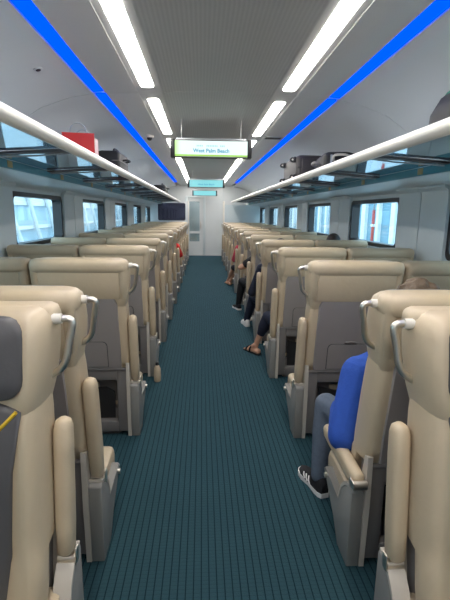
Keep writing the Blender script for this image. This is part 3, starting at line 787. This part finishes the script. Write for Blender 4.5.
def bare_foot(bm, ankle, yaw):
    f = Vector((math.sin(yaw), math.cos(yaw), 0)); l = Vector((f.y, -f.x, 0)); a = Vector(ankle); g = Vector((a.x, a.y, 0))
    capsule(bm, g - f * .045 + Vector((0, 0, .036)), g + f * .11 + Vector((0, 0, .032)), .034, .028)
    capsule(bm, a, g + f * .09 + Vector((0, 0, .034)), .034, .026)
    for o in (-.022, .022): capsule(bm, g + f * .05 + l * o * .7 + Vector((0, 0, .026)), g + f * .14 + l * o + Vector((0, 0, .022)), .022, .018)
    for i, o in enumerate((-.034, -.018, -.002, .014, .031)): capsule(bm, g + f * .14 + l * o + Vector((0, 0, .016)), g + f * (.175 + .008 * i * .5) + l * o + Vector((0, 0, .012)), .011, .009, 6)
def shoe(parent, ankle, yaw, mu, ms, stripes=None):
    e_ = []
    f = Vector((math.sin(yaw), math.cos(yaw), 0)); l = Vector((f.y, -f.x, 0)); g = Vector((ankle[0], ankle[1], 0)) - f * .075
    def W(u, v, z): p_ = g + f * u + l * v; return (p_.x, p_.y, z)
    outl = [(0, .022), (.02, .034), (.06, .038), (.13, .036), (.19, .047), (.235, .042), (.262, .026), (.272, .008)]
    bm = bmesh.new(); pl = [(u, v) for u, v in outl] + [(u, -v) for u, v in reversed(outl)]
    skin_rings(bm, [[bm.verts.new(W(u, v, 0)) for u, v in pl], [bm.verts.new(W(u, v, .026)) for u, v in pl]])
    sole = mesh_obj('shoe_sole', bm, ms, None, angle=40)
    bm = bmesh.new(); R = []
    for u, h, w_ in ((.004, .08, .022), (.03, .098, .034), (.075, .102, .037), (.115, .088, .036), (.155, .066, .041), (.205, .052, .044), (.245, .044, .033), (.266, .036, .012)):
        R.append([bm.verts.new(W(u, w_ * math.cos(a), .022 + (h - .022) * max(0, math.sin(a)) ** .7)) for a in [PI * k / 10 for k in range(11)]])
    skin_rings(bm, R); up = mesh_obj('shoe', bm, mu, parent, angle=60)
    sole.parent = up
    if stripes:
        for k in range(3):
            u = .10 + k * .028
            for sd in (-1, 1):
                bm = bmesh.new(); pts = [(u, .041 * sd, .028), (u + .010, .0425 * sd, .045), (u + .024, .034 * sd, .063 - k * .005)]
                tube(bm, [W(*p_) for p_ in pts], .0045, 6); mesh_obj('shoe_stripe', bm, stripes, up)
    return up
BASE = dict(pelvis=(0, .29, .40), waist=(0, .275, .55), chest=(0, .25, .73), nb=(0, .225, .87), head=(0, .235, 1.065),
            hipL=(-.09, .30, .39), kneeL=(-.13, .69, .43), ankL=(-.13, .72, .09), hipR=(.09, .30, .39), kneeR=(.13, .69, .43), ankR=(.13, .72, .09),
            shL=(-.165, .24, .835), elL=(-.235, .32, .60), wrL=(-.13, .53, .51), shR=(.165, .24, .835), elR=(.235, .32, .60), wrR=(.13, .53, .51), yawL=-.15, yawR=.15, hyaw=0.0)
def person(label, loc, top, bottom, hairm, sleeve='long', legs='long', feet='shoe', shoe_m=('blackcloth', 'whiterub', None), long_hair=False, bulk=0.0, shin=1.0, full_hair=0.0, **kw):
    J = {k: (Vector(v) if isinstance(v, tuple) else v) for k, v in {**BASE, **kw}.items()}
    e = empty('person', loc)
    def torso(bm, g):
        g = g + bulk
        P = [(J['pelvis'] - Vector((0, 0, .085)), .13 + g, .10 + g), (J['pelvis'], .165 + g, .115 + g), (J['waist'], .140 + g, .095 + g), (J['chest'], .165 + g, .105 + g), ((J['chest'] + J['nb']) / 2 + Vector((0, 0, .02)), .165 + g, .09 + g), (J['nb'] + Vector((0, 0, .005)), .085 + g, .065 + g)]
        ell_loft(bm, [((c.x, c.y, c.z), rx, ry) for c, rx, ry in P])
        for s_ in 'LR': capsule(bm, J['nb'] - Vector((0, 0, .05)), J['sh' + s_], .06 + g, .056 + g)
    def arm(bm, s_, g, upto=1.0):
        if g > 0: g = g + bulk * 1.6
        if upto < .1:
            capsule(bm, J['sh' + s_], J['sh' + s_].lerp(J['el' + s_], .5), .054 + g, .050 + g); return
        capsule(bm, J['sh' + s_], J['el' + s_], .052 + g, .042 + g)
        if upto > .5: capsule(bm, J['el' + s_], J['el' + s_].lerp(J['wr' + s_], upto), .040 + g, .027 + g)
    def leg(bm, s_, g, full=True):
        capsule(bm, J['hip' + s_], J['knee' + s_], .080 + g, .055 + g)
        if full:
            mid = J['knee' + s_].lerp(J['ank' + s_], .35); capsule(bm, J['knee' + s_], mid, .054 + g, .052 + g); capsule(bm, mid, mid.lerp(J['ank' + s_], shin if g > 0 else 1), .052 + g, .032 + g)
    # body with head, face, hands and feet as one surface
    bm = bmesh.new(); torso(bm, -.008)
    H = J['head']; rot = Matrix.Rotation(J['hyaw'], 3, 'Z')
    def hp(x, y, z): return H + rot @ Vector((x, y, z))
    capsule(bm, J['nb'], hp(0, -.012, -.05), .056, .052)
    ellipsoid(bm, hp(0, -.008, .022), (.073, .092, .098), rot); ellipsoid(bm, hp(0, .022, -.048), (.055, .062, .062), rot); ellipsoid(bm, hp(0, .055, -.092), (.026, .024, .02), rot)
    capsule(bm, hp(0, .086, .012), hp(0, .103, -.022), .008, .013, 8)                       # nose
    capsule(bm, hp(-.045, .072, .030), hp(.045, .072, .030), .013, .013, 8)                 # brow
    for s_ in (-1, 1): ellipsoid(bm, hp(s_ * .076, -.012, -.005), (.009, .018, .030), rot, 10, 8)
    for s_, sg in (('L', -1), ('R', 1)):
        arm(bm, s_, -.006); leg(bm, s_, -.006)
        d = (J['wr' + s_] - J['el' + s_]).normalized(); hand(bm, J['wr' + s_], d + Vector((0, .15, -.15)), (0, 0, 1), -sg if True else sg)
        if feet == 'shoe': capsule(bm, J['ank' + s_], J['ank' + s_] - Vector((0, 0, .03)), .03, .03)
        else: bare_foot(bm, J['ank' + s_], J['yaw' + s_])
    body = remeshed('body', bm, 'skin', e, .0062, 3)
    for s_ in (-1, 1):
        bm = bmesh.new(); ellipsoid(bm, hp(s_ * .031, .074, .012), (.012, .010, .009), rot, 12, 8); ey = mesh_obj('eye', bm, 'eye', body)
        bm = bmesh.new(); ellipsoid(bm, hp(s_ * .031, .0815, .012), (.006, .004, .006), rot, 10, 6); mesh_obj('iris', bm, 'iris', ey)
    bm = bmesh.new(); capsule(bm, hp(-.018, .080, -.055), hp(.018, .080, -.055), .006, .006, 8); mesh_obj('mouth', bm, 'lip', body)
    # hair: cap over the skull, cut clear of the face
    bm = bmesh.new(); ellipsoid(bm, hp(0, -.016, .032), (.084, .098, .100), rot, 24, 16)
    for v in list(bm.verts):
        q = rot.inverted() @ (v.co - H)
        if (q.y > .045 and q.z < .062) or q.z < -.045: bm.verts.remove(v)
    bmesh.ops.holes_fill(bm, edges=[ed for ed in bm.edges if ed.is_boundary], sides=0)
    if full_hair:
        rnd = random.Random(3)
        for q in range(70):
            th = rnd.uniform(0, 2 * PI); ph = rnd.uniform(.05, 1.55)
            dx, dy, dz = math.sin(ph) * math.cos(th), math.sin(ph) * math.sin(th), math.cos(ph)
            if dy > .55 and dz < .6: continue
            c_ = hp(dx * (.078 + full_hair), -.018 + dy * (.090 + full_hair), .030 + dz * (.092 + full_hair * .5))
            ellipsoid(bm, c_, (.022, .022, .016), rot, 8, 6)
    if long_hair:
        ellipsoid(bm, hp(0, -.055, -.06), (.078, .05, .13), rot, 16, 10)
    remeshed('hair', bm, hairm, e, .008, 2)
    bm = bmesh.new(); torso(bm, .012)
    for s_ in 'LR': arm(bm, s_, .012, 1.0 if sleeve == 'long' else .0)
    if sleeve == 'short':
        pass
    remeshed('shirt', bm, top, e, .010, 5)
    bm = bmesh.new()
    c = J['pelvis']; ell_loft(bm, [((c.x, c.y, c.z - .095), .13, .105), ((c.x, c.y, c.z - .01), .180, .130), ((c.x, c.y, c.z + .06), .168, .122)])
    for s_ in 'LR': leg(bm, s_, .012, legs == 'long')
    remeshed('trousers' if legs == 'long' else 'shorts', bm, bottom, e, .010, 5)
    for s_ in 'LR':
        if feet == 'shoe': shoe(e, J['ank' + s_], J['yaw' + s_], *shoe_m)
        elif feet == 'sandal':
            a = J['ank' + s_]; yw = J['yaw' + s_]; f = Vector((math.sin(yw), math.cos(yw), 0)); l = Vector((f.y, -f.x, 0)); g = Vector((a.x, a.y, 0))
            bm = bmesh.new(); pl = [(-.085, .02), (-.06, .036), (.0, .036), (.09, .046), (.16, .044), (.2, .022)]; pl = pl + [(u, -v) for u, v in reversed(pl)]
            skin_rings(bm, [[bm.verts.new(tuple(g + f * u + l * v + Vector((0, 0, z)))) for u, v in pl] for z in (0, .012)]); so = mesh_obj('sandal', bm, 'blackcloth', e)
            for u, h in ((.05, .075), (.115, .056)):
                bm = bmesh.new(); tube(bm, [tuple(g + f * u + l * v + Vector((0, 0, z))) for v, z in ((-.042, .012), (-.038, h * .75), (0, h), (.038, h * .75), (.042, .012))], .010, 8, 3); mesh_obj('strap', bm, 'blackcloth', so)
    return tag(e, label, 'person', 'seated passengers')
def at(k, side=1, aisle=True): return (side * (SX1 if aisle else SX2) - (LEFT_OFF if side < 0 else 0), rows[k] + (RIGHT_Y if side > 0 else 0), 0)
person('person in royal blue top and grey blue jeans, arm on lowered armrest', at(0), 'bluecloth', 'jeans', 'hair2', full_hair=.012, shoe_m=('blackcloth', 'whiterub', 'whiterub'),
       bulk=.014, nb=(-.02, .34, .86), chest=(-.02, .33, .72), waist=(-.01, .31, .55), head=(.05, .34, 1.075), shL=(-.20, .34, .745), elL=(-.290, .235, .475), wrL=(-.22, .48, .49), shR=(.15, .36, .80), elR=(.22, .42, .56), wrR=(.1, .6, .52),
       kneeL=(-.265, .60, .46), ankL=(-.315, .50, .09), yawL=-.25)
person('person in dark trousers whose sandalled foot rests in the aisle', at(2), 'blackcloth', 'navy', 'hair', feet='sandal', legs='long',
       head=(0, .235, 1.03), shin=.35, kneeL=(-.25, .66, .42), ankL=(-.375, .70, .09), yawL=-.5)
person('person in navy leaning an arm into the aisle, white shoe', at(3), 'navy', 'navy', 'hair', shoe_m=('whiterub', 'whiterub', None),
       nb=(-.06, .235, .89), chest=(-.04, .26, .74), head=(-.03, .24, 1.085), shL=(-.24, .25, .85), elL=(-.345, .31, .55), wrL=(-.25, .54, .48), kneeL=(-.28, .66, .42), ankL=(-.35, .80, .09))
person('dark haired person at a window seat, only hair above the seat back', at(3, 1, False), 'blackcloth', 'jeans', 'hair', nb=(0, .225, .92), head=(0, .235, 1.15))
person('person in black with bare elbow out in the aisle', at(4), 'blackcloth', 'blackcloth', 'hair', sleeve='short',
       nb=(-.04, .24, .87), shL=(-.22, .25, .84), elL=(-.40, .30, .72), wrL=(-.26, .50, .70), kneeL=(-.33, .66, .46), ankL=(-.38, .72, .09), yawL=-.3)
person('person in crimson pink with bare feet stretched into the aisle', at(6), 'pink', 'blackcloth', 'hair', feet='bare', legs='short', long_hair=True,
       nb=(-.10, .28, .87), chest=(-.06, .29, .73), head=(-.19, .31, 1.03), shL=(-.25, .28, .83), elL=(-.32, .36, .60), kneeL=(-.30, .68, .40), ankL=(-.40, .98, .09), kneeR=(-.12, .70, .42), ankR=(-.36, .88, .10))
person('person in a red top leaning out by the red bag side', at(6, -1), 'red', 'navy', 'hair',
       nb=(.06, .26, .87), chest=(.04, .27, .73), head=(.06, .25, 1.0), shR=(.26, .27, .85), elR=(.33, .34, .68), wrR=(.2, .5, .6))

# ------------------------------------------------------------------ outside the windows
M['conc'] = mat('platform_concrete', (0.55, 0.58, 0.60), 0.9, noise=0.1, nscale=2)
M['facade'] = mat('pale_facade', (0.42, 0.56, 0.64), 0.4, noise=0.12, nscale=0.6)
M['white'] = mat('white_paint', (0.82, 0.85, 0.86), 0.5, noise=0.03)
M['bluegl'] = mat('blue_glass_facade', (0.16, 0.33, 0.42), 0.15, noise=0.25, nscale=0.8)
M['redp'] = mat('red_paint', (0.55, 0.06, 0.05), 0.5)
M['steel'] = mat('grey_steel', (0.25, 0.30, 0.34), 0.5)
for s in (-1, 1):
    o = bx('platform', 'conc', s * 2.25, s * (5.99 if s < 0 else 6.03), 0, 60, -1.2, -.05, 0); tag(o, 'concrete platform outside the windows on the %s' % ('red bag side' if s < 0 else 'side of the passenger in blue'), 'platform')
e = empty('station_wall', (-6.0, 0, -.05))
bx('wall_panel', 'facade', -.3, 0, 3, 60, 0, 5.2, 0, e)
for z0, z1 in ((.28, .46), (.95, 1.06), (1.72, 2.25), (3.3, 3.5)): bx('beam', 'white', 0, .12, 3, 60, z0, z1, 0, e)
me = None
for k in range(30):
    y = 8 + k * 1.65
    if me is None:
        bm = bmesh.new(); tube(bm, [(.2, 0, 2.25), (.2, 1.2, .28)], .075, 8); me = mesh_obj('diagonal_strut', bm, 'white', e); me.location = (0, y, 0)
    else:
        c = me.copy(); col.objects.link(c); c.parent = e; c.location = (0, y, 0)
bx('canopy', 'white', .0, 1.6, 3, 60, 5.0, 5.2, 0, e)
tag(e, 'pale station wall with white beams and slanting struts outside the windows', 'building')
e = empty('station_facade', (6.2, 0, -.05))
bx('facade_wall', 'bluegl', 0, .3, 3, 60, 0, 5.2, 0, e)
me = None
for k in range(36):
    y = 6 + k * 1.3
    if me is None:
        bm = bmesh.new(); box(bm, -.12, 0, 0, .42, 0, 5.0); me = mesh_obj('pilaster', bm, 'white', e, smooth=False); me.location = (0, y, 0)
    else:
        c = me.copy(); col.objects.link(c); c.parent = e; c.location = (0, y, 0); c.scale = (1, random.uniform(.5, 1.3), 1)
for z0, z1 in ((.0, .35), (2.9, 3.2)): bx('beam', 'facade', -.16, 0, 3, 60, z0, z1, 0, e)
tag(e, 'blue glass station building with white pilasters outside the windows', 'building')
e = empty('platform_post', (5.7, 14.6, -.05))
bm = bmesh.new(); tube(bm, [(0, 0, 0), (0, 0, 1.7)], .05, 12); mesh_obj('post', bm, 'redp', e)
bm = bmesh.new(); tube(bm, [(0, 0, 1.7), (0, 0, 3.0)], .03, 12); mesh_obj('mast', bm, 'steel', e)
bx('cap_band', 'white', -.065, .065, -.065, .065, 1.15, 1.24, .02, e)
tag(e, 'red post with a grey mast standing on the platform', 'post')
e = empty('slanting_brace', (5.0, 10.1, -.045))
bm = bmesh.new(); tube(bm, [(0, .0, .05), (0, .75, 3.0)], .09, 10); mesh_obj('tube', bm, 'white', e)
bm = bmesh.new(); box(bm, -.2, .2, -.2, .2, 0, .04); mesh_obj('foot_plate', bm, 'steel', e)
tag(e, 'white slanting brace on the platform near the red post', 'post')
